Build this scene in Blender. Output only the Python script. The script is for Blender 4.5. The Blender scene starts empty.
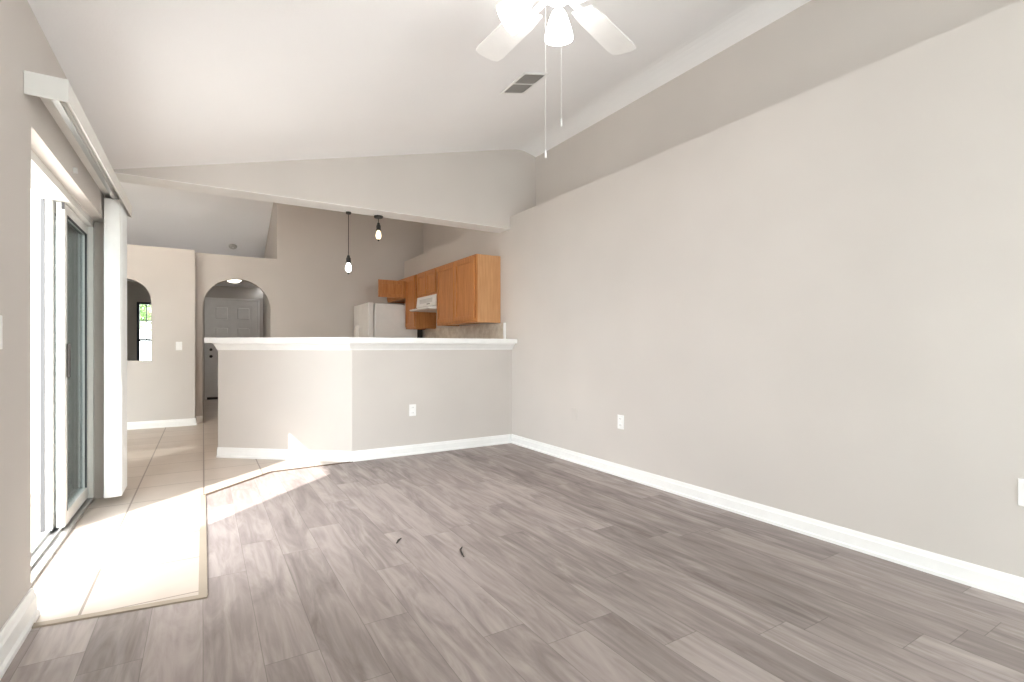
import bpy, bmesh, math, random
from mathutils import Vector, Matrix
random.seed(7)
S = bpy.context.scene
COL = S.collection
PI = math.pi

# ---------------------------------------------------------------- camera, world, sun, daylight, exposure
CAM_H = 1.08
YAW = math.atan((512 - 203) / 505.0)
cd = bpy.data.cameras.new('camera')
cam = bpy.data.objects.new('camera', cd)
COL.objects.link(cam)
cam.location = (0, 0, CAM_H)
cam.rotation_euler = (PI / 2, 0, -YAW)
cd.sensor_fit = 'HORIZONTAL'
cd.sensor_width = 36.0
cd.lens = 36.0 * 505.0 / 1024.0
cd.shift_y = 6.0 / 1024.0
cd.clip_start = 0.02
S.camera = cam

w = bpy.data.worlds.new('sky')
S.world = w
w.use_nodes = True
bg = w.node_tree.nodes['Background']
bg.inputs[0].default_value = (0.95, 0.98, 1.0, 1)
bg.inputs[1].default_value = 9.0

sd = bpy.data.lights.new('sun', 'SUN')
sun = bpy.data.objects.new('sun', sd)
COL.objects.link(sun)
sd.energy = 6.6
sd.angle = math.radians(0.6)
sd.color = (1.0, 0.97, 0.93)
ELEV = math.radians(38.5)
dirv = Vector((math.cos(ELEV) * 0.7071, math.cos(ELEV) * 0.7071, -math.sin(ELEV)))
sun.rotation_euler = dirv.to_track_quat('-Z', 'Y').to_euler()
sun.location = (-6, -4, 8)


def area(name, loc, d, sx, sy, power, col):
    l = bpy.data.lights.new(name, 'AREA')
    l.shape = 'RECTANGLE'
    l.size = sx
    l.size_y = sy
    l.energy = power
    l.color = col
    o = bpy.data.objects.new(name, l)
    COL.objects.link(o)
    o.location = loc
    o.rotation_euler = Vector(d).to_track_quat('-Z', 'Y').to_euler()
    return o


# portals: they emit nothing, they only steer the sampling of the sky through the openings, added windows included
for nm, loc, d, sx, sy in (('portal_added_left_window', (-0.81, -1.6, 1.15), (1, 0, 0), 2.0, 1.7),
                           ('portal_dining_window', (-2.245, 4.99, 0.89), (0, 1, 0), 1.91, 1.66),
                           ('portal_sliding_door', (-0.81, 3.68, 0.985), (1, 0, 0), 1.88, 1.97),
                           ('portal_added_back_window', (1.85, -2.96, 1.35), (0, 1, 0), 1.9, 2.1),
                           ('portal_front_window', (-0.67, 12.21, 1.285), (0, -1, 0), 0.84, 1.33)):
    area(nm, loc, d, sx, sy, 1.0, (1, 1, 1)).data.cycles.is_portal = True

S.view_settings.view_transform = 'Standard'
S.view_settings.look = 'None'
S.view_settings.gamma = 1.0
S.view_settings.use_curve_mapping = False
S.view_settings.exposure = 0.70
try:
    S.cycles.max_bounces = 12
    S.cycles.diffuse_bounces = 8
    S.cycles.transparent_max_bounces = 16
    S.cycles.use_denoising = True
    S.cycles.sample_clamp_indirect = 8.0
    S.cycles.caustics_reflective = False
    S.cycles.caustics_refractive = False
except Exception:
    pass


# ---------------------------------------------------------------- materials
class N:
    """tiny node-tree writer"""
    def __init__(self, name):
        self.m = bpy.data.materials.new(name)
        self.m.use_nodes = True
        self.t = self.m.node_tree
        self.b = self.t.nodes['Principled BSDF']
        self.out = self.t.nodes['Material Output']

    def n(self, typ, **kw):
        x = self.t.nodes.new(typ)
        for k, v in kw.items():
            setattr(x, k, v)
        return x

    def put(self, sock, v):
        if hasattr(v, 'is_output'):
            self.t.links.new(v, sock)
        else:
            sock.default_value = v

    def math(self, op, a, b=None, c=None):
        x = self.n('ShaderNodeMath', operation=op)
        self.put(x.inputs[0], a)
        if b is not None:
            self.put(x.inputs[1], b)
        if c is not None:
            self.put(x.inputs[2], c)
        return x.outputs[0]

    def co(self):
        return self.n('ShaderNodeTexCoord').outputs['Object']

    def sep(self, v):
        x = self.n('ShaderNodeSeparateXYZ')
        self.put(x.inputs[0], v)
        return x.outputs

    def comb(self, a, b, c=0.0):
        x = self.n('ShaderNodeCombineXYZ')
        for i, v in enumerate((a, b, c)):
            self.put(x.inputs[i], v)
        return x.outputs[0]

    def noise(self, vec, scale, detail=3.0, rough=0.55, dist=0.0):
        x = self.n('ShaderNodeTexNoise')
        self.put(x.inputs['Vector'], vec)
        x.inputs['Scale'].default_value = scale
        x.inputs['Detail'].default_value = detail
        x.inputs['Roughness'].default_value = rough
        x.inputs['Distortion'].default_value = dist
        return x.outputs[0]

    def ramp(self, f, stops):
        x = self.n('ShaderNodeValToRGB')
        self.put(x.inputs[0], f)
        e = x.color_ramp.elements
        while len(e) > 1:
            e.remove(e[-1])
        e[0].position = stops[0][0]
        e[0].color = (*stops[0][1], 1)
        for p, c in stops[1:]:
            q = e.new(p)
            q.color = (*c, 1)
        return x.outputs[0]

    def mix(self, f, a, b, mode='MIX'):
        x = self.n('ShaderNodeMix', data_type='RGBA', blend_type=mode)
        self.put(x.inputs[0], f)
        for s, v in ((x.inputs[6], a), (x.inputs[7], b)):
            self.put(s, v if hasattr(v, 'is_output') else (*v, 1))
        return x.outputs[2]

    def bump(self, h, strength, dist=0.01):
        x = self.n('ShaderNodeBump')
        x.inputs['Strength'].default_value = strength
        x.inputs['Distance'].default_value = dist
        self.put(x.inputs['Height'], h)
        self.t.links.new(x.outputs[0], self.b.inputs['Normal'])

    def base(self, c, rough=0.6, metal=0.0, spec=0.5):
        self.put(self.b.inputs['Base Color'], c if hasattr(c, 'is_output') else (*c, 1))
        self.put(self.b.inputs['Roughness'], rough)
        self.b.inputs['Metallic'].default_value = metal
        self.b.inputs['Specular IOR Level'].default_value = spec
        return self.m


def paint(name, c, rough=0.75, var=0.03, bump=0.06, scale=180, spec=0.3):
    k = N(name)
    co = k.co()
    f = k.noise(co, 1.3, 2)
    lo = tuple(x * (1 - var) for x in c)
    hi = tuple(min(1, x * (1 + var)) for x in c)
    col = k.ramp(f, [(0.3, lo), (0.7, hi)])
    if bump:
        k.bump(k.noise(co, scale, 2), bump, 0.004)
    return k.base(col, rough, 0, spec)


def plain(name, c, rough=0.5, metal=0.0, spec=0.5):
    k = N(name)
    f = k.noise(k.co(), 9, 2)
    col = k.ramp(f, [(0.3, tuple(x * 0.97 for x in c)), (0.7, tuple(min(1, x * 1.02) for x in c))])
    return k.base(col, rough, metal, spec)


def glow(name, c, strength, base=(0.9, 0.9, 0.9)):
    k = N(name)
    k.base(base, 0.3)
    k.b.inputs['Emission Color'].default_value = (*c, 1)
    k.b.inputs['Emission Strength'].default_value = strength
    return k.m


def glass(name, tint, refl=0.08):
    k = N(name)
    tr = k.n('ShaderNodeBsdfTransparent')
    tr.inputs[0].default_value = (*tint, 1)
    gl = k.n('ShaderNodeBsdfGlossy')
    gl.inputs['Roughness'].default_value = 0.02
    fr = k.n('ShaderNodeFresnel')
    fr.inputs[0].default_value = 1.45
    mx = k.n('ShaderNodeMixShader')
    k.put(mx.inputs[0], k.math('MULTIPLY', fr.outputs[0], 0.8))
    k.t.links.new(tr.outputs[0], mx.inputs[1])
    k.t.links.new(gl.outputs[0], mx.inputs[2])
    k.t.links.new(mx.outputs[0], k.out.inputs[0])
    return k.m


def vinyl_planks():
    k = N('grey_vinyl_planks')
    x, y, z = k.sep(k.co())
    W, L = 0.178, 1.22
    u = k.math('DIVIDE', x, W)
    col = k.math('FLOOR', u)
    wn = k.n('ShaderNodeTexWhiteNoise', noise_dimensions='1D')
    k.put(wn.inputs['W'], col)
    v = k.math('ADD', k.math('DIVIDE', y, L), k.math('MULTIPLY', wn.outputs[0], 3.0))
    row = k.math('FLOOR', v)
    wn2 = k.n('ShaderNodeTexWhiteNoise', noise_dimensions='2D')
    k.put(wn2.inputs['Vector'], k.comb(col, row))
    r = wn2.outputs[0]
    wn3 = k.n('ShaderNodeTexWhiteNoise', noise_dimensions='2D')
    k.put(wn3.inputs['Vector'], k.comb(row, col))
    r3 = wn3.outputs[0]
    off = k.math('MULTIPLY', r, 37.0)
    # fine streaks along the plank, broad cloudy figure, cathedral arches
    fine = k.noise(k.comb(k.math('MULTIPLY', x, 48.0), k.math('ADD', k.math('MULTIPLY', y, 2.6), off), off), 1.0, 4, 0.6)
    broad = k.noise(k.comb(k.math('MULTIPLY', x, 12.0), k.math('ADD', k.math('MULTIPLY', y, 1.9), off), off), 1.0, 4, 0.6, 1.1)
    wv = k.n('ShaderNodeTexWave', wave_type='BANDS', bands_direction='X')
    k.put(wv.inputs['Vector'], k.comb(k.math('MULTIPLY', x, 3.2), k.math('ADD', k.math('MULTIPLY', y, 0.55), off), off))
    wv.inputs['Scale'].default_value = 3.0
    wv.inputs['Distortion'].default_value = 7.0
    wv.inputs['Detail'].default_value = 2.0
    t = k.math('ADD', k.math('MULTIPLY', r, 0.22), k.math('MULTIPLY', broad, 0.95))
    t = k.math('ADD', t, k.math('MULTIPLY', fine, 0.30))
    t = k.math('ADD', t, k.math('MULTIPLY', wv.outputs[1], 0.04))
    t = k.math('SUBTRACT', t, 0.28)
    c = k.ramp(t, [(0.2, (0.18, 0.15, 0.142)), (0.45, (0.31, 0.266, 0.252)), (0.62, (0.425, 0.37, 0.352)), (0.85, (0.52, 0.465, 0.442))])
    c = k.mix(k.math('MULTIPLY', r3, 0.40), c, (0.335, 0.285, 0.268), 'MIX')
    fu = k.math('FRACT', u)
    fv = k.math('FRACT', v)
    eu = k.math('LESS_THAN', k.math('MINIMUM', fu, k.math('SUBTRACT', 1.0, fu)), 0.007)
    ev = k.math('LESS_THAN', k.math('MINIMUM', fv, k.math('SUBTRACT', 1.0, fv)), 0.0012)
    edge = k.math('MAXIMUM', eu, ev)
    c = k.mix(k.math('MULTIPLY', edge, 0.45), c, (0.10, 0.085, 0.08))
    k.bump(fine, 0.08, 0.002)
    return k.base(c, k.math('ADD', 0.45, k.math('MULTIPLY', fine, 0.15)), 0, 0.25)


def floor_tiles():
    k = N('beige_ceramic_tiles')
    x, y, z = k.sep(k.co())
    P = 0.43
    u = k.math('DIVIDE', k.math('ADD', x, 0.425), P)
    v = k.math('DIVIDE', k.math('SUBTRACT', y, 3.06), P)
    cu, cv = k.math('FLOOR', u), k.math('FLOOR', v)
    wn = k.n('ShaderNodeTexWhiteNoise', noise_dimensions='2D')
    k.put(wn.inputs['Vector'], k.comb(cu, cv))
    f = k.noise(k.co(), 4.0, 4)
    t = k.math('ADD', k.math('MULTIPLY', f, 0.7), k.math('MULTIPLY', wn.outputs[0], 0.25))
    c = k.ramp(t, [(0.25, (0.50, 0.43, 0.37)), (0.75, (0.58, 0.51, 0.45))])
    fu, fv = k.math('FRACT', u), k.math('FRACT', v)
    eu = k.math('LESS_THAN', k.math('MINIMUM', fu, k.math('SUBTRACT', 1.0, fu)), 0.012)
    ev = k.math('LESS_THAN', k.math('MINIMUM', fv, k.math('SUBTRACT', 1.0, fv)), 0.009)
    e = k.math('MAXIMUM', eu, ev)
    c = k.mix(k.math('MULTIPLY', e, 0.85), c, (0.20, 0.155, 0.125))
    return k.base(c, 0.38, 0, 0.5)


def oak(name, lo, hi, vertical=True):
    k = N(name)
    x, y, z = k.sep(k.co())
    if vertical:
        vec = k.comb(k.math('MULTIPLY', x, 30.0), k.math('MULTIPLY', y, 30.0), k.math('MULTIPLY', z, 2.0))
    else:
        vec = k.comb(k.math('MULTIPLY', x, 3.0), k.math('MULTIPLY', y, 3.0), k.math('MULTIPLY', z, 40.0))
    f = k.noise(vec, 1.6, 4, 0.6, 0.4)
    c = k.ramp(f, [(0.3, lo), (0.7, hi)])
    return k.base(c, 0.42, 0, 0.4)


def splash_tiles():
    k = N('mottled_beige_wall_tiles')
    co = k.co()
    x, y, z = k.sep(co)
    f = k.noise(co, 14, 4)
    c = k.ramp(f, [(0.35, (0.56, 0.47, 0.37)), (0.65, (0.72, 0.64, 0.54))])
    u, v = k.math('DIVIDE', y, 0.1), k.math('DIVIDE', z, 0.1)
    fu, fv = k.math('FRACT', u), k.math('FRACT', v)
    e = k.math('LESS_THAN', k.math('MINIMUM', fu, fv), 0.03)
    c = k.mix(k.math('MULTIPLY', e, 0.5), c, (0.74, 0.69, 0.62))
    return k.base(c, 0.5)


def leafy(name, lo, hi):
    k = N(name)
    f = k.noise(k.co(), 5, 4)
    return k.base(k.ramp(f, [(0.35, lo), (0.65, hi)]), 0.6)


M = {
    'wall': paint('greige_wall_paint', (0.605, 0.567, 0.533)),
    'ceil': paint('white_ceiling_texture', (0.93, 0.93, 0.94), 0.9, 0.01, 0.25, 120, 0.1),
    'trim': plain('white_trim_paint', (0.88, 0.88, 0.87), 0.4),
    'pvc': plain('white_vinyl', (0.82, 0.81, 0.78), 0.4),
    'slat': plain('white_blind_vane', (0.84, 0.835, 0.82), 0.5),
    'plank': vinyl_planks(),
    'tile': floor_tiles(),
    'strip': plain('tan_transition_strip', (0.36, 0.30, 0.235), 0.6),
    'oak': oak('honey_oak', (0.38, 0.140, 0.038), (0.54, 0.235, 0.075)),
    'oak_side': oak('honey_oak_veneer', (0.50, 0.25, 0.105), (0.61, 0.335, 0.16)),
    'splash': splash_tiles(),
    'app': plain('white_appliance_enamel', (0.80, 0.79, 0.77), 0.35),
    'black': plain('black_metal', (0.015, 0.014, 0.013), 0.5),
    'dark': plain('dark_bronze', (0.035, 0.028, 0.024), 0.45),
    'slate': plain('slate_blue_frame', (0.075, 0.085, 0.105), 0.5),
    'gasket': plain('dark_gasket', (0.05, 0.05, 0.052), 0.6),
    'alu': plain('brushed_aluminium', (0.55, 0.55, 0.54), 0.35, 0.9),
    'vent_dark': plain('dark_duct', (0.05, 0.048, 0.045), 0.8),
    'vent': plain('grey_vent_metal', (0.30, 0.29, 0.275), 0.55),
    'glass_clear': glass('clear_pane', (0.93, 0.96, 0.95)),
    'glass_tint': glass('grey_tinted_pane', (0.58, 0.62, 0.63)),
    'bulb_cool': glow('cool_lit_bulb', (1.0, 0.98, 0.92), 6.0),
    'bulb_warm': glow('warm_lit_bulb', (1.0, 0.80, 0.45), 1.1),
    'shade': glow('lit_frosted_glass', (1.0, 0.97, 0.94), 9.5),
    'dome': glow('lit_dome_glass', (1.0, 0.90, 0.76), 3.0),
    'vent_pale': plain('pale_grey_grille', (0.62, 0.61, 0.59), 0.5),
    'fill_lamp': glow('added_fill_diffuser', (1.0, 0.86, 0.72), 15.0),  # glow of the added dining box light
    'stucco': paint('cream_stucco', (0.82, 0.80, 0.76), 0.9, 0.05, 0.3, 60),
    'concrete': paint('patio_concrete', (0.5, 0.48, 0.45), 0.9, 0.08, 0.2, 40),
    'grass': leafy('lawn_green', (0.08, 0.14, 0.03), (0.16, 0.24, 0.06)),
    'leaf': leafy('shrub_leaf_green', (0.10, 0.19, 0.05), (0.24, 0.36, 0.13)),
    'bark': plain('brown_bark', (0.12, 0.08, 0.05), 0.9),
    'scrap': plain('charred_dark_scrap', (0.03, 0.022, 0.02), 0.7),
    'door': plain('white_door_paint', (0.88, 0.86, 0.84), 0.45),
}


# ---------------------------------------------------------------- mesh helpers
class MB:
    def __init__(self):
        self.bm = bmesh.new()

    def box(self, x0, x1, y0, y1, z0, z1, bev=0.0, mat=None, seg=2):
        g = bmesh.ops.create_cube(self.bm, size=1.0)
        vs = g['verts']
        for v in vs:
            v.co = Vector(((x0 + x1) / 2 + v.co.x * (x1 - x0), (y0 + y1) / 2 + v.co.y * (y1 - y0), (z0 + z1) / 2 + v.co.z * (z1 - z0)))
        if bev:
            es = list({e for v in vs for e in v.link_edges})
            r = bmesh.ops.bevel(self.bm, geom=es, offset=bev, segments=seg, affect='EDGES', profile=0.5)
            vs = list({v for f in r['faces'] for v in f.verts} | {v for v in vs if v.is_valid})
        if mat is not None:
            bmesh.ops.transform(self.bm, matrix=mat, verts=[v for v in vs if v.is_valid])
        return self

    def poly(self, outline, holes=(), fn=None, ext=(0, 0, 0)):
        """flat polygon with holes in (a,b) mapped to 3-D by fn, then extruded by ext"""
        es = []
        for lp in [outline] + list(holes):
            vs = [self.bm.verts.new(fn(a, b)) for a, b in lp]
            es += [self.bm.edges.new((vs[i], vs[(i + 1) % len(vs)])) for i in range(len(vs))]
        r = bmesh.ops.triangle_fill(self.bm, edges=es, use_beauty=True, use_dissolve=False)
        fs = [g for g in r['geom'] if isinstance(g, bmesh.types.BMFace)]
        e = bmesh.ops.extrude_face_region(self.bm, geom=fs)
        nv = [g for g in e['geom'] if isinstance(g, bmesh.types.BMVert)]
        bmesh.ops.translate(self.bm, verts=nv, vec=Vector(ext))
        return self

    def lathe(self, prof, seg=24, mat=None):
        rings = []
        for r, z in prof:
            if r < 1e-6:
                rings.append([self.bm.verts.new((0, 0, z))])
            else:
                rings.append([self.bm.verts.new((r * math.cos(2 * PI * i / seg), r * math.sin(2 * PI * i / seg), z)) for i in range(seg)])
        for a, b in zip(rings, rings[1:]):
            for i in range(seg):
                j = (i + 1) % seg
                if len(a) == 1 and len(b) == 1:
                    continue
                if len(a) == 1:
                    self.bm.faces.new((a[0], b[i], b[j]))
                elif len(b) == 1:
                    self.bm.faces.new((a[i], a[j], b[0]))
                else:
                    self.bm.faces.new((a[i], a[j], b[j], b[i]))
        for rg, flip in ((rings[0], True), (rings[-1], False)):
            if len(rg) > 1:
                self.bm.faces.new(rg[::-1] if flip else rg)
        if mat is not None:
            vs = [v for rg in rings for v in rg]
            bmesh.ops.transform(self.bm, matrix=mat, verts=vs)
        return self

    def tube(self, pts, r, seg=10):
        pts = [Vector(p) for p in pts]
        rings = []
        for i, p in enumerate(pts):
            t = (pts[min(i + 1, len(pts) - 1)] - pts[max(i - 1, 0)]).normalized()
            a = t.orthogonal().normalized() if i == 0 else (rings_a - t * rings_a.dot(t)).normalized()
            rings_a = a
            b = t.cross(a)
            rr = r[i] if isinstance(r, (list, tuple)) else r
            rings.append([self.bm.verts.new(p + a * rr * math.cos(2 * PI * k / seg) + b * rr * math.sin(2 * PI * k / seg)) for k in range(seg)])
        for a, b in zip(rings, rings[1:]):
            for k in range(seg):
                j = (k + 1) % seg
                self.bm.faces.new((a[k], a[j], b[j], b[k]))
        self.bm.faces.new(rings[0][::-1])
        self.bm.faces.new(rings[-1])
        return self

    def build(self, name, mat, parent=None, smooth=False):
        bmesh.ops.recalc_face_normals(self.bm, faces=self.bm.faces[:])
        me = bpy.data.meshes.new(name)
        self.bm.to_mesh(me)
        self.bm.free()
        me.materials.append(M[mat] if isinstance(mat, str) else mat)
        if smooth:
            for p in me.polygons:
                p.use_smooth = True
            try:
                me.set_sharp_from_angle(angle=math.radians(40))
            except Exception:
                pass
        o = bpy.data.objects.new(name, me)
        COL.objects.link(o)
        if parent is not None:
            o.parent = parent
        return o


def tag(o, label=None, cat=None, group=None, kind=None):
    for k, v in (('label', label), ('category', cat), ('group', group), ('kind', kind)):
        if v:
            o[k] = v
    return o


def thing(name, label, cat, loc=(0, 0, 0), rot=(0, 0, 0), group=None):
    o = bpy.data.objects.new(name, None)
    o.empty_display_size = 0.1
    COL.objects.link(o)
    o.location = loc
    o.rotation_euler = rot
    return tag(o, label, cat, group)


def struct(name, mb, mat, parent=None, smooth=False):
    o = mb.build(name, mat, parent, smooth)
    if parent is None:
        o['kind'] = 'structure'
    return o


def copy_tree(o, parent=None):
    c = o.copy()
    COL.objects.link(c)
    if parent is not None:
        c.parent = parent
    for ch in [q for q in S.objects if q.parent == o]:
        copy_tree(ch, c)
    return c


# ---------------------------------------------------------------- the setting: dimensions
XL, XR = -0.59, 2.977          # left wall, right wall faces
XU = 3.33                      # recessed upper right wall above the ledge
ZL = 2.56                      # plant ledge on the right wall
YB0, YB1 = 4.909, 5.15         # beam wall
ZB = 2.42
YR = -2.8                      # wall behind the camera
XD = -3.7                      # far left of the dining side
YN, YA = 8.24, 8.45            # niche wall, arch and kitchen wall
ZK = 3.62
YE = 12.05                     # entry wall
xy = lambda z: (lambda a, b: (a, b, z))
xz = lambda y: (lambda a, b: (a, y, b))
yz = lambda x: (lambda a, b: (x, a, b))

# floors
struct('floor', MB().poly([(-0.8, YR), (XR, YR), (XR, 4.87), (1.2, 4.83), (0.5, 4.80), (0.0, 4.29), (0.0, 2.555), (XL, 2.63), (-0.8, 2.65)],
                          fn=xy(0), ext=(0, 0, -0.1)), 'plank')
struct('floor_tiled', MB().poly([(-0.8, 2.65), (XL, 2.63), (0.0, 2.555), (0.0, 4.29), (0.5, 4.80), (1.2, 4.83), (XR, 4.87), (XR, YE + 0.1), (XD, YE + 0.1), (XD, 5.0), (-0.8, 5.0)],
                                fn=xy(0), ext=(0, 0, -0.1)), 'tile')
# ceilings
prof = [(-0.8, 2.392), (3.0, 3.331), (3.05, 3.342), (3.10, 3.348), (3.15, 3.347), (3.20, 3.340), (3.26, 3.326), (3.33, 3.305), (3.5, 3.25), (3.5, 3.5), (-0.8, 2.6)]
struct('ceiling', MB().poly(prof, fn=xz(YR), ext=(0, YB0 - YR, 0)), 'ceil')
struct('ceiling_kitchen', MB().box(XD, 3.5, YB0, YA, ZK, ZK + 0.1), 'ceil')
struct('ceiling_foyer', MB().poly([(YA, 3.62), (11.4, 2.331), (11.4, 2.43), (YA, 3.72)], fn=yz(XD), ext=(1.06 - XD, 0, 0)), 'ceil')

# right wall with its plant ledge, the pier and the kitchen part
mb = MB()
mb.box(XR, XU, YR, YB0, 0, ZL)
mb.box(XU, XU + 0.15, YR, YB0, 0, 3.5)
mb.box(XR, XU + 0.15, YB0, 6.126, 0, ZK)
mb.box(XR, XU, 6.126, YA, 0, ZL)
mb.box(XU, XU + 0.15, 6.126, YA, 0, ZK)
struct('wall_right', mb, 'wall')

# left wall with the sliding door opening
DY0, DY1, DZ = 2.742, 4.62, 1.97
mb = MB().poly([(YR, 0), (DY0, 0), (DY0, DZ), (DY1, DZ), (DY1, 0), (YB1, 0), (YB1, 2.55), (YR, 2.55)], [[(-2.6, 0.3), (-0.6, 0.3), (-0.6, 2.0), (-2.6, 2.0)]], fn=yz(XL), ext=(-0.21, 0, 0))
struct('wall_left', mb, 'wall')
# wall behind the camera
mb = MB().poly([(-0.8, 0), (3.48, 0), (3.48, 3.5), (-0.8, 3.5)], [[(0.9, 0.3), (2.8, 0.3), (2.8, 2.4), (0.9, 2.4)]], fn=xz(YR), ext=(0, -0.15, 0))
struct('wall_back', mb, 'wall')
# beam wall across the room: painted face with a white underside
struct('wall_beam', MB().box(XL, XR, YB0, YB1, ZB + 0.004, ZK), 'wall')
struct('trim_beam', MB().box(XL, XR, YB0, YB1, ZB, ZB + 0.004), 'trim')
# dining room outer walls
mb = MB().poly([(XD, 0), (-0.8, 0), (-0.8, ZK), (XD, ZK)], [[(-3.2, 0.06), (-1.29, 0.06), (-1.29, 1.72), (-3.2, 1.72)]], fn=xz(5.0), ext=(0, 0.15, 0))
struct('wall_dining', mb, 'stucco')
struct('wall_side', MB().box(XD - 0.1, XD, 5.0, YE, 0, ZK + 0.1), 'wall')
struct('trim_dining_lining', MB().poly([(XD, 0), (-0.8, 0), (-0.8, ZK), (XD, ZK)], [[(-3.2, 0.06), (-1.29, 0.06), (-1.29, 1.72), (-3.2, 1.72)]], fn=xz(5.15), ext=(0, 0.01, 0)), 'wall')


def arch_top(cx, r, z, n=20, a0=0.0, a1=PI):
    return [(cx + r * math.cos(a0 + (a1 - a0) * i / n), z + r * math.sin(a0 + (a1 - a0) * i / n)) for i in range(n + 1)]


# wall with the arched pass-through into the front room
cn, rn = -0.88, 0.29
hole = [(cn - rn, 0.90), (cn + rn, 0.90)] + arch_top(cn, rn, 1.69)
mb = MB().poly([(XD, 0), (-0.094, 0), (-0.094, ZB), (XD, ZB)], [hole], fn=xz(YN), ext=(0, 0.13, 0))
struct('wall_niche', mb, 'wall')
# arch to the foyer + tall kitchen wall
ca, ra = 0.435, 0.44
al = arch_top(ca, ra, 1.645)
outline = [(-0.094, 0), (ca - ra, 0)] + al[::-1] + [(ca + ra, 0), (XU, 0), (XU, ZK), (0.965, ZK), (0.965, ZB), (-0.094, ZB)]
mb = MB().poly(outline, fn=xz(YA), ext=(0, 0.13, 0))
mb.box(-0.215, -0.094, YN + 0.13, YA + 0.13, 0, ZB)
struct('wall_kitchen', mb, 'wall')
# plant shelf slab over the front rooms, foyer and front room walls
struct('ceiling_shelf', MB().box(XD, -0.13, YN + 0.13, YE, ZB - 0.08, ZB - 0.002).box(-0.13, 1.06, YA + 0.13, YE, ZB - 0.08, ZB - 0.002), 'ceil')
mb = MB()
mb.box(-0.13, -0.03, YA + 0.13, YE, 0, ZB - 0.08)
mb.box(0.89, 1.2, YA + 0.13, 9.2, 0, ZB - 0.08)
mb.box(1.1, 1.2, 9.2, YE, 0, ZB - 0.08)
struct('wall_foyer', mb, 'wall')
struct('wall_upper', MB().box(0.965, 1.06, YA + 0.13, 11.4, ZB, ZK), 'wall')
WX0, WX1, WZ0, WZ1 = -1.09, -0.25, 0.62, 1.95
mb = MB().poly([(XD, 0), (0.03, 0), (0.03, 2.09), (1.035, 2.09), (1.035, 0), (1.3, 0), (1.3, ZB), (XD, ZB)],
               [[(WX0, WZ0), (WX1, WZ0), (WX1, WZ1), (WX0, WZ1)]], fn=xz(YE), ext=(0, 0.15, 0))
struct('wall_front', mb, 'wall')

# half wall with its angled end
C0, C1 = Vector((1.2, 4.85)), Vector((0.126, 5.736))
dv = (C1 - C0).normalized()
nv = Vector((-dv.y, dv.x)) if Vector((-dv.y, dv.x)).y < 0 else Vector((dv.y, -dv.x))   # outward (towards the room)
TW = 0.13
in1 = C1 - nv * TW
k_in = Vector((1.2 + 0.05, 4.85 + TW))
mb = MB().poly([(XR, 4.87), tuple(C0), tuple(C1), tuple(in1), tuple(k_in), (XR, 4.87 + TW)], fn=xy(0), ext=(0, 0, 1.115))
struct('wall_counter', mb, 'wall')


# baseboards -------------------------------------------------------------
def baseboard(name, pts, h=0.098, t=0.016, side=1):
    """moulded board along a polyline (x,y); side: which side of the line it grows to"""
    prof = [(0, 0), (t * 1.5, 0), (t * 1.5, h * 0.16), (t, h * 0.22), (t, h * 0.72), (t * 0.75, h * 0.78), (t * 0.6, h * 0.93), (t * 0.35, h), (0, h)]
    m = MB()
    P = [Vector(p) for p in pts]
    rows = []
    for i, p in enumerate(P):
        ds = []
        if i > 0:
            ds.append((P[i] - P[i - 1]).normalized())
        if i < len(P) - 1:
            ds.append((P[i + 1] - P[i]).normalized())
        ns = [Vector((-d.y, d.x)) * side for d in ds]
        n = sum(ns, Vector((0, 0))).normalized()
        s = 1.0 / max(0.3, n.dot(ns[0]))
        rows.append([m.bm.verts.new((p.x + n.x * a * s, p.y + n.y * a * s, b)) for a, b in prof])
    for a, b in zip(rows, rows[1:]):
        for k in range(len(prof)):
            j = (k + 1) % len(prof)
            m.bm.faces.new((a[k], a[j], b[j], b[k]))
    m.bm.faces.new(rows[0])
    m.bm.faces.new(rows[-1][::-1])
    return struct(name, m, 'trim')


baseboard('baseboard_right', [(XR, YR), (XR, 4.87)], side=1)
baseboard('baseboard_counter', [(XR - 0.02, 4.87), tuple(C0), tuple(C1)], side=1)
baseboard('baseboard_left', [(XL, YR), (XL, DY0 - 0.01)], side=-1, h=0.115, t=0.02)
baseboard('baseboard_niche', [(XD, YN), (-0.094, YN), (-0.094, YA), (ca - ra, YA)], side=-1)
baseboard('baseboard_foyer', [(-0.03, YA + 0.13), (-0.03, YE)], side=-1)

# floor transition strips
def strip(name, pts, wdt, hgt, mat='strip'):
    m = MB()
    for (ax, ay), (bx, by) in zip(pts, pts[1:]):
        a, b = Vector((ax, ay)), Vector((bx, by))
        d = (b - a).normalized()
        n = Vector((-d.y, d.x)) * wdt / 2
        m.poly([tuple(a - n), tuple(b - n), tuple(b + n), tuple(a + n)], fn=xy(0.0), ext=(0, 0, hgt))
    return struct(name, m, mat)


strip('trim_1', [(XL + 0.0, 2.632), (0.017, 2.552)], 0.034, 0.007)
strip('trim_2', [(0.0, 2.57), (0.0, 4.30)], 0.034, 0.0065)
strip('trim_3', [(0.0, 4.29), (0.5, 4.80), (1.2, 4.83)], 0.028, 0.005, 'bark')  # dark transition strip, widened to stand in for the dappled shadow streak

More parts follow.
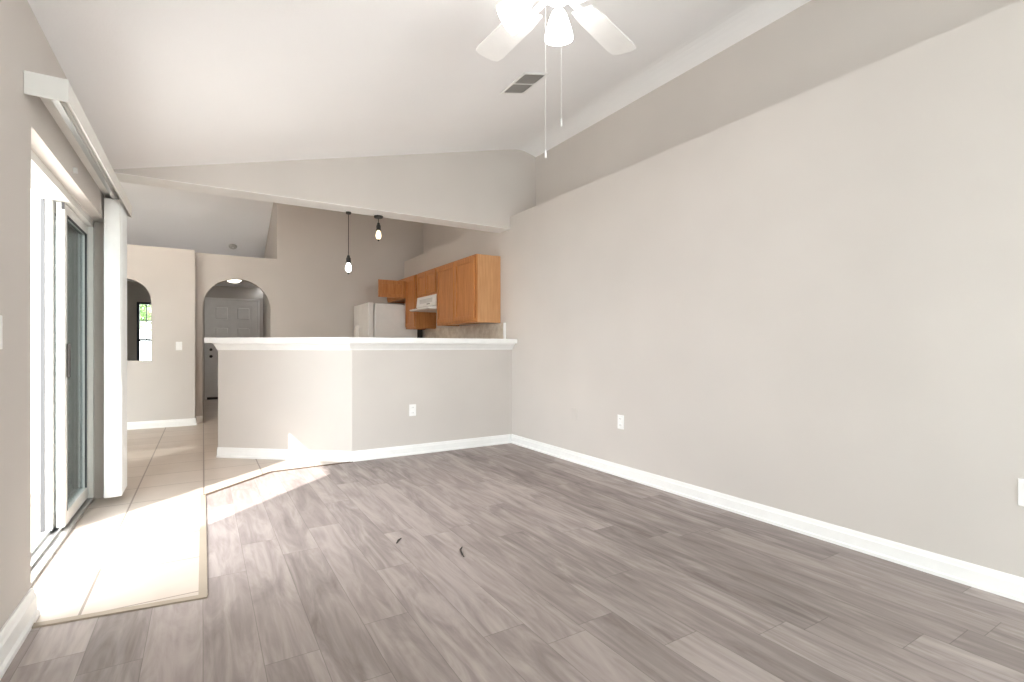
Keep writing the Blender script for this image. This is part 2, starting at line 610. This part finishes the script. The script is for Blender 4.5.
# ---------------------------------------------------------------- bar counter on the half wall
bar = thing('bar_counter', 'long white raised bar top running along the half wall', 'counter', (1.5, 4.87, 1.115))
def off_line(o, ext):
    e1 = C1 + dv * ext + nv * o
    # mitred corner between the straight front and the angled front
    y0 = 4.86 - o
    tt = (y0 - e1.y) / (-dv.y)
    cor = e1 - dv * tt
    return e1, Vector((cor.x, y0))
e1, cr = off_line(0.12, 0.06)
b1, bc = off_line(-0.24, 0.06)
rx = lambda a, b: (a - 1.5, b - 4.87, 0.003)
top = MB().poly([(XR - 0.002, cr.y), tuple(cr), tuple(e1), tuple(b1), tuple(bc), (XR - 0.002, bc.y)], fn=rx, ext=(0, 0, 0.052)).build('top', 'trim', bar)
bv = top.modifiers.new('bevel', 'BEVEL')
bv.width = 0.010
bv.segments = 3
bv.limit_method = 'ANGLE'
m = MB()
cp = [(0.0, -0.065), (0.012, -0.065), (0.018, -0.05), (0.03, -0.042), (0.052, -0.018), (0.06, -0.01), (0.072, -0.006), (0.072, 0.003), (0.0, 0.003)]
rows = []
for s in range(3):
    row = []
    for a, b in cp:
        ea, ca_ = off_line(a + 0.002, 0.0)
        p = (Vector((XR - 0.002, 4.868 - a + 0.0)), Vector((ca_.x, 4.858 - a)), ea)[s]
        row.append(m.bm.verts.new((p.x - 1.5, p.y - 4.87, b)))
    rows.append(row)
for a, b in zip(rows, rows[1:]):
    for k in range(len(cp)):
        j = (k + 1) % len(cp)
        m.bm.faces.new((a[k], a[j], b[j], b[k]))
m.bm.faces.new(rows[0])
m.bm.faces.new(rows[-1][::-1])
cm = struct('trim_crown', m, 'trim')
cm.location = bar.location

# ---------------------------------------------------------------- sliding glass door
door = bpy.data.objects.new('door_1', None)
COL.objects.link(door)
door['kind'] = 'structure'
FX0, FX1 = -0.78, -0.66
mb = MB()
mb.box(FX0, FX1, DY0, DY0 + 0.035, 0.0, DZ)
mb.box(FX0, FX1, DY1 - 0.045, DY1, 0.0, DZ)
mb.box(FX0, FX1, DY0, DY1, DZ - 0.045, DZ)
struct('frame', mb, 'pvc', door)
mb = MB()
mb.box(FX0, FX1, DY0, DY1, 0.0, 0.018)
mb.box(FX1 - 0.045, FX1 - 0.038, DY0, DY1, 0.018, 0.035)
mb.box(FX1 - 0.09, FX1 - 0.083, DY0, DY1, 0.018, 0.035)
struct('track', mb, 'alu', door)
mid = 3.83
def panel(name, x0, x1, y0, y1, gmat, sw=0.06):
    m = MB()
    z0, z1 = 0.03, DZ - 0.05
    m.box(x0, x1, y0, y0 + sw, z0, z1, 0.004)
    m.box(x0, x1, y1 - sw, y1, z0, z1, 0.004)
    m.box(x0, x1, y0 + sw, y1 - sw, z1 - sw, z1, 0.004)
    m.box(x0, x1, y0 + sw, y1 - sw, z0, z0 + sw + 0.02, 0.004)
    p = struct(name, m, 'pvc', door)
    xm = (x0 + x1) / 2
    struct('glass', MB().box(xm - 0.003, xm + 0.003, y0 + sw, y1 - sw, z0 + sw + 0.02, z1 - sw), gmat, p)
    g = MB()
    q = 0.007
    for a, b in ((y0 + sw, y0 + sw + q), (y1 - sw - q, y1 - sw)):
        g.box(x1 - 0.010, x1 + 0.001, a, b, z0 + sw + 0.02, z1 - sw)
    g.box(x1 - 0.010, x1 + 0.001, y0 + sw, y1 - sw, z1 - sw - q, z1 - sw)
    struct('gasket', g, 'gasket', p)
    return p
fp = panel('fixed_panel', -0.77, -0.735, mid + 0.0, DY1 - 0.045, 'glass_tint')
sp = panel('sliding_panel', -0.725, -0.685, mid + 0.035, DY1 - 0.05, 'glass_clear', 0.06)
g = MB()
g.box(-0.786, -0.766, mid - 0.004, mid + 0.012, 0.03, DZ - 0.05)
g.box(-0.7, -0.686, mid + 0.026, mid + 0.034, DZ - 0.09, DZ - 0.05)
struct('weatherstrip', g, 'gasket', sp)
m = MB()
m.box(-0.685, -0.668, mid + 0.07, mid + 0.09, 0.9, 1.1, 0.004)
struct('handle', m, 'dark', sp)

# ---------------------------------------------------------------- vertical blind
bl = thing('vertical_blind', 'white vertical blind drawn open beside the sliding door, vanes stacked at far end', 'blind', (XL, 3.7, 2.06))
VX = 0.132
m = MB()
m.box(VX - 0.006, VX, -1.06, 1.05, 0.0, 0.084, 0.002)
m.box(0.0, VX - 0.006, -1.06, 1.05, 0.078, 0.084)
m.build('valance', 'pvc', bl)
for yy in (-1.06, 1.044):
    MB().box(0.001, VX + 0.001, yy - 0.002, yy + 0.006, -0.004, 0.086, 0.002).build('end_cap', 'pvc', bl)
m = MB()
m.box(0.05, 0.085, -1.04, 1.04, 0.05, 0.078, 0.003)
m.box(0.056, 0.08, -1.04, 1.04, 0.042, 0.05)
m.build('headrail', 'alu', bl)
for k in range(16):
    y = 0.71 + k * 0.019
    m = MB()
    # gently curved vane
    n = 6
    x0, x1 = 0.012, 0.108
    f, bk = [], []
    for i in range(n + 1):
        t = i / n
        cv = 0.008 * (1 - (2 * t - 1) ** 2)
        f.append((x0 + (x1 - x0) * t, y - cv + 0.05 * (t - 0.5) * (0.5 - abs(k - 8) / 30)))
        bk.append((f[-1][0], f[-1][1] + 0.0016))
    m.poly(f + bk[::-1], fn=xy(0.04), ext=(0, 0, -2.055))
    m.build('vane', 'slat', bl)
MB().tube([(0.10, 0.70, 0.05), (0.10, 0.70, -0.7), (0.102, 0.698, -1.2)], 0.0035, 6).build('wand', 'pvc', bl)
# bracket on the wall above the door
tag(MB().box(XL, XL + 0.02, 3.50, 3.515, 2.005, 2.035, 0.003).build('wall_clip', 'vent_pale'), 'tiny pale clip on the wall under the blind rail', 'clip')

# ---------------------------------------------------------------- kitchen cabinets
def cab_door(parent, w_, h_, mat='oak'):
    """framed door lying in its own plane: x out, y width, z height; origin at near lower hinge corner"""
    d = MB()
    f = 0.055
    d.box(-0.022, 0, 0, f, 0, h_, 0.006)
    d.box(-0.018, 0, w_ - f, w_, 0, h_, 0.003)
    d.box(-0.018, 0, f, w_ - f, h_ - f, h_, 0.003)
    d.box(-0.018, 0, f, w_ - f, 0, f, 0.003)
    o = d.build('door', mat, parent)
    # recessed panel
    p = MB().box(-0.006, -0.001, f - 0.004, w_ - f + 0.004, f - 0.004, h_ - f + 0.004).build('panel', mat, o)
    return o


def cabinet(label, y0, y1, z0, z1, ndoors, open_near=False, side='oak'):
    D = 0.30
    t = thing('wall_cabinet', label, 'cabinet', (XR - 0.002, y0, z0), (0, 0, 0), 'oak cabinets on the kitchen wall')
    W_, H_ = y1 - y0, z1 - z0
    b = MB()
    p = 0.016
    b.box(-D, 0, 0, p, 0, H_)
    b.box(-D, 0, W_ - p, W_, 0, H_)
    b.box(-D, 0, p, W_ - p, H_ - p, H_)
    b.box(-D, 0, p, W_ - p, 0.014, 0.014 + p)
    b.box(-0.01, 0, p, W_ - p, 0.014 + p, H_ - p)
    b.build('carcass', side, t)
    r = MB()
    fw = 0.04
    r.box(-D - 0.018, -D, 0, fw, 0, H_)
    r.box(-D - 0.018, -D, W_ - fw, W_, 0, H_)
    r.box(-D - 0.018, -D, fw, W_ - fw, H_ - fw, H_)
    r.box(-D - 0.018, -D, fw, W_ - fw, 0, fw)
    if H_ > 0.5:
        pass
    r.build('face_frame', 'oak', t)
    dw = (W_ - 0.03) / ndoors
    for i in range(ndoors):
        d = cab_door(t, dw - 0.012, H_ - 0.05)
        if i == 0 and open_near:
            d.rotation_euler = (0, 0, PI / 2)
            d.location = (-D - 0.022, 0.02, 0.0)
        else:
            d.location = (-D - 0.0185, 0.018 + i * dw, 0.028)
    return t


cabinet('large oak two-door wall cabinet nearest the bar end', 5.12, 6.25, 1.362, 2.142, 2, side='oak_side')
cabinet('short oak two-door wall cabinet directly above the white range hood', 6.256, 6.965, 1.79, 2.142, 2)
cabinet('tall narrow single-door oak wall cabinet between hood and fridge', 7.03, 7.46, 1.352, 2.142, 1)
cabinet('small oak wall cabinet over the fridge with one door swung open', 7.466, 8.36, 1.83, 2.142, 2, True)

# range hood under the short cabinet
hd = thing('range_hood', 'white under-cabinet range hood with sloping front below short oak cabinet', 'range hood', (XR - 0.002, 6.262, 1.59))
HW = 0.70
pf = [(0, 0.03), (-0.30, 0.03), (-0.34, 0.06), (-0.325, 0.198), (0, 0.198)]
MB().poly(pf, fn=lambda a, b: (a, 0, b), ext=(0, HW, 0)).build('body', 'app', hd)
pf = [(0, 0), (-0.425, 0), (-0.44, 0.008), (-0.44, 0.024), (-0.34, 0.036), (0, 0.03)]
MB().poly(pf, fn=lambda a, b: (a, 0, b), ext=(0, HW, 0)).build('visor', 'app', hd)
MB().box(-0.336, -0.329, 0.12, HW - 0.12, 0.10, 0.16).build('grille', 'vent_pale', hd)
for q in (0.2, 0.26):
    MB().box(-0.347, -0.335, q, q + 0.03, 0.075, 0.09).build('switch', 'vent', hd)

# fridge
fr = thing('refrigerator', 'white side-by-side refrigerator standing in the far kitchen corner', 'refrigerator', (2.5, 7.95, 0))
MB().box(-0.30, 0.365, -0.43, 0.43, 0.03, 1.735, 0.008).build('cabinet_body', 'app', fr)
for a, b in ((-0.43, 0.10), (0.11, 0.43)):
    d = MB().box(-0.405, -0.322, a, b, 0.06, 1.745, 0.012).build('door', 'app', fr)
    hy = b - 0.05 if a < 0 else a + 0.05
    h = MB()
    h.box(-0.445, -0.425, hy - 0.012, hy + 0.012, 0.75, 1.42, 0.006)
    h.box(-0.43, -0.40, hy - 0.012, hy + 0.012, 0.75, 0.80, 0.004)
    h.box(-0.43, -0.40, hy - 0.012, hy + 0.012, 1.37, 1.42, 0.004)
    h.build('handle', 'app', d)
MB().box(-0.315, -0.30, -0.42, 0.42, 0.06, 1.73).build('gasket', 'vent_pale', fr)
MB().box(0.365, 0.455, -0.40, 0.42, 0.05, 1.45).build('rear_gap_shade', 'black', fr)  # black block standing in for the shaded gap between fridge and wall
MB().box(-0.35, 0.3, -0.40, 0.40, 0.0, 0.05).build('toe_grille', 'gasket', fr)

# backsplash
struct('trim_backsplash', MB().box(XR - 0.012, XR, 5.03, 7.46, 0.90, 1.36), 'splash')
struct('trim_backsplash_edge', MB().box(XR - 0.02, XR, 5.0, 5.03, 0.90, 1.36), 'trim')

# ---------------------------------------------------------------- pendants under the beam
def pendant(label, x, cord, bulb, cr0):
    t = thing('pendant_light', label, 'pendant light', (x, 5.125, ZB), (0, 0, 0), 'pendant lights under the beam')
    MB().lathe([(cr0, 0.0), (cr0, -0.012), (cr0 * 0.86, -0.02), (0.012, -0.024), (0.0, -0.024)], 24).build('canopy', 'black', t, True)
    zc = -0.024 - cord
    MB().tube([(0, 0, -0.02), (0, 0, zc)], 0.004, 8).build('cord', 'black', t)
    MB().lathe([(0.006, zc + 0.012), (0.012, zc + 0.008), (0.016, zc - 0.01), (0.022, zc - 0.02), (0.022, zc - 0.055), (0.026, zc - 0.06), (0.026, zc - 0.068), (0.0, zc - 0.068)], 20).build('socket', 'black', t, True)
    z = zc - 0.066
    MB().lathe([(0.014, z), (0.018, z - 0.012), (0.024, z - 0.03), (0.028, z - 0.05), (0.027, z - 0.068), (0.020, z - 0.085), (0.010, z - 0.093), (0.0, z - 0.094)], 20).build('bulb', bulb, t, True)
    MB().lathe([(0.0, z - 0.089), (0.010, z - 0.090), (0.011, z - 0.102), (0.006, z - 0.111), (0.0, z - 0.113)], 14).build('finial', 'black', t, True)
    return t


pendant('pendant with cool white bulb on the long black cord', 1.232, 0.415, 'bulb_cool', 0.026)
pendant('pendant with warm yellow bulb hanging short below the beam', 1.533, 0.055, 'bulb_warm', 0.046)

# ---------------------------------------------------------------- ceiling fan with light kit
FC = (1.367, 1.834)
zc_ = 2.444 + 0.247 * (FC[0] + 0.59)
fan = thing('ceiling_fan', 'white five-blade ceiling fan with lit glass shades and pull chains', 'ceiling fan', (FC[0], FC[1], 2.70))
hc = zc_ - 2.70
MB().lathe([(0.07, hc + 0.03), (0.075, hc - 0.01), (0.06, hc - 0.05), (0.02, hc - 0.07), (0.0, hc - 0.07)], 28).build('canopy', 'trim', fan, True)
MB().tube([(0, 0, hc - 0.06), (0, 0, 0.08)], 0.014, 12).build('downrod', 'trim', fan)
MB().lathe([(0.0, 0.11), (0.05, 0.11), (0.10, 0.09), (0.125, 0.05), (0.125, 0.01), (0.10, -0.015), (0.06, -0.025), (0.0, -0.025)], 32).build('motor_housing', 'trim', fan, True)
for k in range(5):
    a = math.radians(19.3 + 72 * k)
    m = MB()
    prof_b = [(0.20, -0.055), (0.30, -0.070), (0.60, -0.078), (0.645, -0.070), (0.66, -0.04), (0.66, 0.04), (0.645, 0.070), (0.60, 0.078), (0.30, 0.070), (0.20, 0.055)]
    tl = math.radians(7)
    m.poly(prof_b, fn=lambda u, v: (u, v * math.cos(tl), v * math.sin(tl) + 0.004), ext=(0, 0, 0.007))
    b = m.build('blade', 'trim', fan)
    b.rotation_euler = (0, 0, a)
    m = MB()
    m.box(0.09, 0.26, -0.018, 0.018, -0.008, 0.0, 0.003)
    m.box(0.22, 0.27, -0.04, 0.04, -0.006, 0.001, 0.003)
    m.build('blade_iron', 'trim', b)
MB().lathe([(0.0, -0.02), (0.055, -0.025), (0.06, -0.045), (0.045, -0.06), (0.02, -0.07), (0.0, -0.07)], 24).build('light_kit', 'trim', fan, True)
cf = Vector((math.sin(YAW), math.cos(YAW), 0))
cr_ = Vector((math.cos(YAW), -math.sin(YAW), 0))
for ph, zo, ro in ((-88, -0.034, 0.095), (6, -0.006, 0.06), (160, -0.01, 0.06)):
    p = math.radians(ph)
    d = (cf * math.cos(p) + cr_ * math.sin(p)).normalized()
    ax = (d * 0.80 + Vector((0, 0, -0.60))).normalized()
    st = d * ro + Vector((0, 0, zo))
    arm = MB().tube([Vector((0, 0, zo - 0.01)) + d * 0.03, st - ax * 0.01, st + ax * 0.05], [0.010, 0.012, 0.016], 10).build('arm', 'trim', fan)
    mat = Matrix.Translation(st + ax * 0.045) @ ax.to_track_quat('Z', 'Y').to_matrix().to_4x4()
    sh = MB().lathe([(0.018, 0.0), (0.028, 0.008), (0.042, 0.035), (0.057, 0.075), (0.067, 0.11), (0.068, 0.132), (0.064, 0.132), (0.055, 0.095), (0.040, 0.05), (0.02, 0.012)], 24, mat).build('glass_shade', 'shade', fan, True)
for px, zl, nm in ((-0.058, -0.77, 'a'), (0.012, -0.63, 'b')):
    q = cr_ * px + cf * (-0.01)
    q0 = q * 0.6
    ch = MB().tube([(q0.x, q0.y, -0.05), (q.x, q.y, -0.09), (q.x, q.y, zl + 0.03)], 0.0007, 6).build('pull_chain', 'trim', fan)
    MB().lathe([(0.0, zl + 0.035), (0.003, zl + 0.034), (0.0045, zl + 0.02), (0.0045, zl), (0.0, zl - 0.002)], 10,
               Matrix.Translation((q.x, q.y, 0))).build('pull_knob', 'trim', ch, True)

# ---------------------------------------------------------------- ceiling vent
sl = math.atan(0.247)
vt = thing('ceiling_vent', 'grey louvred air vent set in the sloping white ceiling', 'vent', (2.105, 3.265, 2.444 + 0.247 * (2.105 + 0.59) - 0.001), (0, -sl, 0))
hx, hy = 0.095, 0.156
m = MB()
m.box(-hx - 0.02, hx + 0.02, -hy - 0.02, -hy, -0.008, 0, 0.002)
m.box(-hx - 0.02, hx + 0.02, hy, hy + 0.02, -0.008, 0, 0.002)
m.box(-hx - 0.02, -hx, -hy, hy, -0.008, 0, 0.002)
m.box(hx, hx + 0.02, -hy, hy, -0.008, 0, 0.002)
m.box(-hx, hx, -0.006, 0.006, -0.008, 0)
m.build('frame', 'trim', vt)
MB().box(-hx, hx, -hy, hy, -0.0015, 0.0).build('duct_backing', 'vent_dark', vt)
for s in (0, 1):
    for k in range(9):
        x = -hx + 0.013 + k * (2 * hx - 0.02) / 9
        y0, y1 = (-hy, -0.006) if s == 0 else (0.006, hy)
        MB().box(-0.0065, 0.0065, y0, y1, -0.0008, 0.0008, mat=Matrix.Translation((x, 0, -0.005)) @ Matrix.Rotation(math.radians(55), 4, 'Y')).build('slat', 'vent', vt)

# added fill light, unseen above the beam, brightens dining side and kitchen
kl = thing('ceiling_light', 'added unseen box light on the high dining ceiling behind the beam', 'ceiling light', (-0.7, 6.5, ZK))
MB().box(-0.64, 0.64, -0.2, 0.2, -0.03, 0.0, 0.004).build('housing', 'trim', kl)
MB().box(-0.60, 0.60, -0.17, 0.17, -0.09, -0.03, 0.02).build('diffuser', 'fill_lamp', kl)

# smoke detector on the far sloping ceiling
sdt = thing('smoke_detector', 'small round pale smoke detector on the far sloped ceiling', 'smoke detector', (0.452, 10.181, 2.864 - 0.001), (math.atan(-0.437) , 0, 0))
MB().lathe([(0.0, -0.035), (0.05, -0.034), (0.06, -0.024), (0.065, -0.008), (0.065, 0.0), (0.0, 0.0)], 24).build('housing', 'vent_pale', sdt, True)
MB().lathe([(0.0, -0.040), (0.012, -0.039), (0.014, -0.034), (0.0, -0.033)], 12).build('test_button', 'trim', sdt, True)

# ---------------------------------------------------------------- electrical plates
def outlet(label, loc, rz, mat='trim', blank=False, group='wall outlets'):
    t = thing('wall_outlet', label, 'outlet', loc, (0, 0, rz), group)
    MB().box(-0.036, 0.036, -0.006, 0, -0.058, 0.058, 0.002).build('plate', mat, t)
    if not blank:
        for z in (-0.026, 0.026):
            r = MB().box(-0.017, 0.017, -0.009, -0.005, z - 0.014, z + 0.014, 0.003).build('receptacle', mat, t)
            s = MB()
            s.box(-0.008, -0.006, -0.0095, -0.0088, z - 0.004, z + 0.006)
            s.box(0.006, 0.008, -0.0095, -0.0088, z - 0.004, z + 0.006)
            s.build('slots', 'gasket', r)
    MB().lathe([(0.0, 0.0), (0.003, 0.0), (0.003, 0.0015), (0.0, 0.002)], 8, Matrix.Translation((0, -0.006, 0)) @ Matrix.Rotation(PI / 2, 4, 'X')).build('screw', mat, t)
    return t


def switch(label, loc, rz):
    t = thing('light_switch', label, 'light switch', loc, (0, 0, rz))
    MB().box(-0.036, 0.036, -0.006, 0, -0.058, 0.058, 0.002).build('plate', 'trim', t)
    MB().box(-0.016, 0.016, -0.010, -0.005, -0.033, 0.033, 0.002, mat=Matrix.Rotation(math.radians(3), 4, 'X')).build('rocker', 'trim', t)
    return t


outlet('white wall outlet on the half wall under the bar', (1.798, 4.8565, 0.445), 0.0113)
outlet('white wall outlet low in the middle of the long right wall', (XR, 3.122, 0.454), -PI / 2)
outlet('white wall outlet on the right wall at the right edge of the photo', (XR, 0.677, 0.461), -PI / 2)
outlet('wall-coloured blank outlet plate on right wall near the half wall corner', (XR, 3.748, 0.45), -PI / 2, 'wall', True)
switch('white rocker switch on the wall right of the arched pass-through', (-0.279, YN, 1.094), 0)
switch('white switch on the left wall just before the sliding door', (XL, 2.345, 1.13), PI / 2)

# ---------------------------------------------------------------- foyer: entry door, light
fd = bpy.data.objects.new('door_2', None)
COL.objects.link(fd)
fd['kind'] = 'structure'
fd.location = (0.07, YE + 0.02, 0.02)
DW, DH = 0.925, 2.035
m = MB()
m.box(-0.04, 0.0, -0.03, 0.09, -0.02, DH + 0.035)
m.box(DW, DW + 0.04, -0.03, 0.09, -0.02, DH + 0.035)
m.box(-0.04, DW + 0.04, -0.03, 0.09, DH, DH + 0.04)
struct('frame', m, 'door', fd)
# six-panel leaf: stiles, rails and raised panels
lf = MB()
sx = 0.11
cols = [(sx, DW / 2 - 0.045), (DW / 2 + 0.045, DW - sx)]
rows_ = [(0.16, 0.75), (0.90, 1.50), (1.60, DH - 0.11)]
holes = [[(a, c), (b, c), (b, d), (a, d)] for a, b in cols for c, d in rows_]
lf.poly([(0, 0), (DW, 0), (DW, DH), (0, DH)], holes, fn=lambda a, b: (a, 0.0, b), ext=(0, 0.04, 0))
leaf = struct('leaf', lf, 'door', fd)
for a, b in cols:
    for c, d in rows_:
        m = MB()
        m.box(a - 0.002, b + 0.002, 0.022, 0.036, c - 0.002, d + 0.002)
        m.box(a + 0.035, b - 0.035, 0.004, 0.024, c + 0.035, d - 0.035, 0.015, seg=1)
        struct('panel', m, 'door', leaf)
for z, r in ((1.005, 0.028), (0.868, 0.03)):
    m = MB().lathe([(0.0, 0.0), (r, 0.0), (r, 0.012), (r * 0.6, 0.02), (r * 0.9, 0.045), (r * 0.7, 0.06), (0.0, 0.064)], 18,
                   Matrix.Translation((0.07, 0.0, z)) @ Matrix.Rotation(PI / 2, 4, 'X'))
    struct('knob' if z < 0.95 else 'deadbolt', m, 'dark', leaf, True)
struct('door_sweep', MB().box(0.0, DW, -0.012, 0.03, -0.018, 0.03), 'dark', fd)

fl = thing('ceiling_light', 'round lit dome light on the foyer ceiling above the front door', 'ceiling light', (0.48, 10.5, ZB - 0.08))
MB().lathe([(0.0, 0.0), (0.15, 0.0), (0.155, -0.012), (0.15, -0.02), (0.0, -0.02)], 28).build('base_ring', 'trim', fl, True)
MB().lathe([(0.13, -0.02), (0.12, -0.05), (0.085, -0.075), (0.045, -0.088), (0.0, -0.09)], 28).build('dome', 'dome', fl, True)

# front room window seen through the arched pass-through
wn = bpy.data.objects.new('window_1', None)
COL.objects.link(wn)
wn['kind'] = 'structure'
m = MB()
y0, y1 = YE + 0.03, YE + 0.10
m.box(WX0, WX0 + 0.045, y0, y1, WZ0, WZ1)
m.box(WX1 - 0.045, WX1, y0, y1, WZ0, WZ1)
m.box(WX0, WX1, y0, y1, WZ1 - 0.045, WZ1)
m.box(WX0, WX1, y0, y1, WZ0, WZ0 + 0.045)
m.box(WX0, WX1, y0, y1, 1.195, 1.24)
struct('frame', m, 'slate', wn)
m = MB()
for x in (-0.94, -0.80, -0.66, -0.52, -0.38):
    m.box(x - 0.008, x + 0.008, y0 + 0.02, y1 - 0.02, 1.24, WZ1 - 0.045)
m.box(WX0, WX1, y0 + 0.02, y1 - 0.02, 1.59, 1.61)
struct('muntins', m, 'slate', wn)
struct('glass', MB().box(WX0 + 0.045, WX1 - 0.045, y0 + 0.03, y0 + 0.036, WZ0 + 0.045, WZ1 - 0.045), 'glass_clear', wn)

# dining window facing the patio, and two unseen windows added to brighten the living room
def plain_window(nm, u0, u1, z0, z1, fn, ns):
    """fn(u0,u1,d0,d1,z0,z1) -> box args; u runs along the wall, d through it"""
    wo = bpy.data.objects.new(nm, None)
    COL.objects.link(wo)
    wo['kind'] = 'structure'
    m = MB()
    for a0, a1, b0, b1 in ((u0, u0 + 0.05, z0, z1), (u1 - 0.05, u1, z0, z1), (u0, u1, z0, z0 + 0.05), (u0, u1, z1 - 0.05, z1)):
        m.box(*fn(a0, a1, 0.0, 0.06, b0, b1))
    for i in range(ns):
        um = u0 + (u1 - u0) * (i + 1) / (ns + 1)
        m.box(*fn(um - 0.03, um + 0.03, 0.0, 0.06, z0, z1))
    struct('frame', m, 'pvc', wo)
    struct('glass', MB().box(*fn(u0 + 0.05, u1 - 0.05, 0.027, 0.033, z0 + 0.05, z1 - 0.05)), 'glass_clear', wo)


plain_window('window_2', -3.2, -1.29, 0.06, 1.72, lambda a, b, c, d, e, f: (a, b, 5.04 + c, 5.04 + d, e, f), 1)
plain_window('window_added_left', -2.6, -0.6, 0.3, 2.0, lambda a, b, c, d, e, f: (-0.76 + c, -0.76 + d, a, b, e, f), 1)  # added in the left wall behind the camera to light the right wall
plain_window('window_added_back', 0.9, 2.8, 0.3, 2.4, lambda a, b, c, d, e, f: (a, b, YR - 0.12 + c, YR - 0.12 + d, e, f), 1)  # added behind the camera to lift the ceiling and left wall

# ---------------------------------------------------------------- scraps on the floor
def scrap(label, pts, r):
    return tag(MB().tube(pts, r, 8).build('plastic_scrap', 'scrap', None, True), label, 'scrap', 'dark scraps on the floor')


scrap('short slanted dark scrap lying on the grey planks, the left one', [(0.905, 2.690, 0.006), (0.922, 2.712, 0.009), (0.948, 2.742, 0.006)], [0.003, 0.006, 0.003])
scrap('longer thin curved dark scrap lying on grey planks, right of the other', [(1.188, 2.455, 0.005), (1.158, 2.415, 0.010), (1.146, 2.375, 0.010), (1.140, 2.336, 0.005)], [0.003, 0.005, 0.005, 0.003])

# ---------------------------------------------------------------- outside
g = MB()
g.box(-14, -0.8, -8, 5.0, -0.16, -0.08)
struct('patio_slab', g, 'concrete')
struct('driveway', MB().box(-14, 10, YE + 0.15, 40, -0.25, -0.12), 'concrete')
struct('patio_eave', MB().box(XD, -0.8, 4.75, 5.0, 2.6, 2.72), 'trim')


def shrub(label, x, y, s, seed):
    rnd = random.Random(seed)
    t = thing('small_tree', label, 'tree', (x, y, -0.12), (0, 0, 0), 'trees outside the front window')
    st = MB()
    for k in range(5):
        a = 2 * PI * k / 5
        st.tube([(0.03 * math.cos(a), 0.03 * math.sin(a), 0), (0.12 * s * math.cos(a), 0.12 * s * math.sin(a), 1.4), (0.4 * s * math.cos(a), 0.4 * s * math.sin(a), 1.6 + s)], [0.035, 0.025, 0.008], 6)
    st.build('stems', 'bark', t)
    f = MB()
    for k in range(1500):
        th, ph = rnd.uniform(0, 2 * PI), math.acos(rnd.uniform(-1, 1))
        r = s * (0.55 + 0.45 * rnd.random()) * (0.8 + 0.2 * math.sin(3 * th + seed))
        c = Vector((r * 0.75 * math.sin(ph) * math.cos(th), r * 0.75 * math.sin(ph) * math.sin(th), 1.35 + s * 0.85 + r * 0.8 * math.cos(ph)))
        n = Vector((rnd.gauss(0, 1), rnd.gauss(0, 1), rnd.gauss(0, 1) + 0.5)).normalized()
        a = n.orthogonal().normalized()
        b = n.cross(a)
        L = s * rnd.uniform(0.05, 0.09)
        vs = [f.bm.verts.new(c + q) for q in (a * L, b * L * 0.45 + n * L * 0.1, -a * L, -b * L * 0.45 + n * L * 0.1)]
        f.bm.faces.new(vs)
    f.build('foliage', 'leaf', t)
    return t


shrub('small leafy green tree outside the front window, seen through the arched opening', -1.75, 15.5, 1.15, 3)
shrub('leafy green tree farther off beyond the front window', -0.9, 18.0, 1.4, 5)
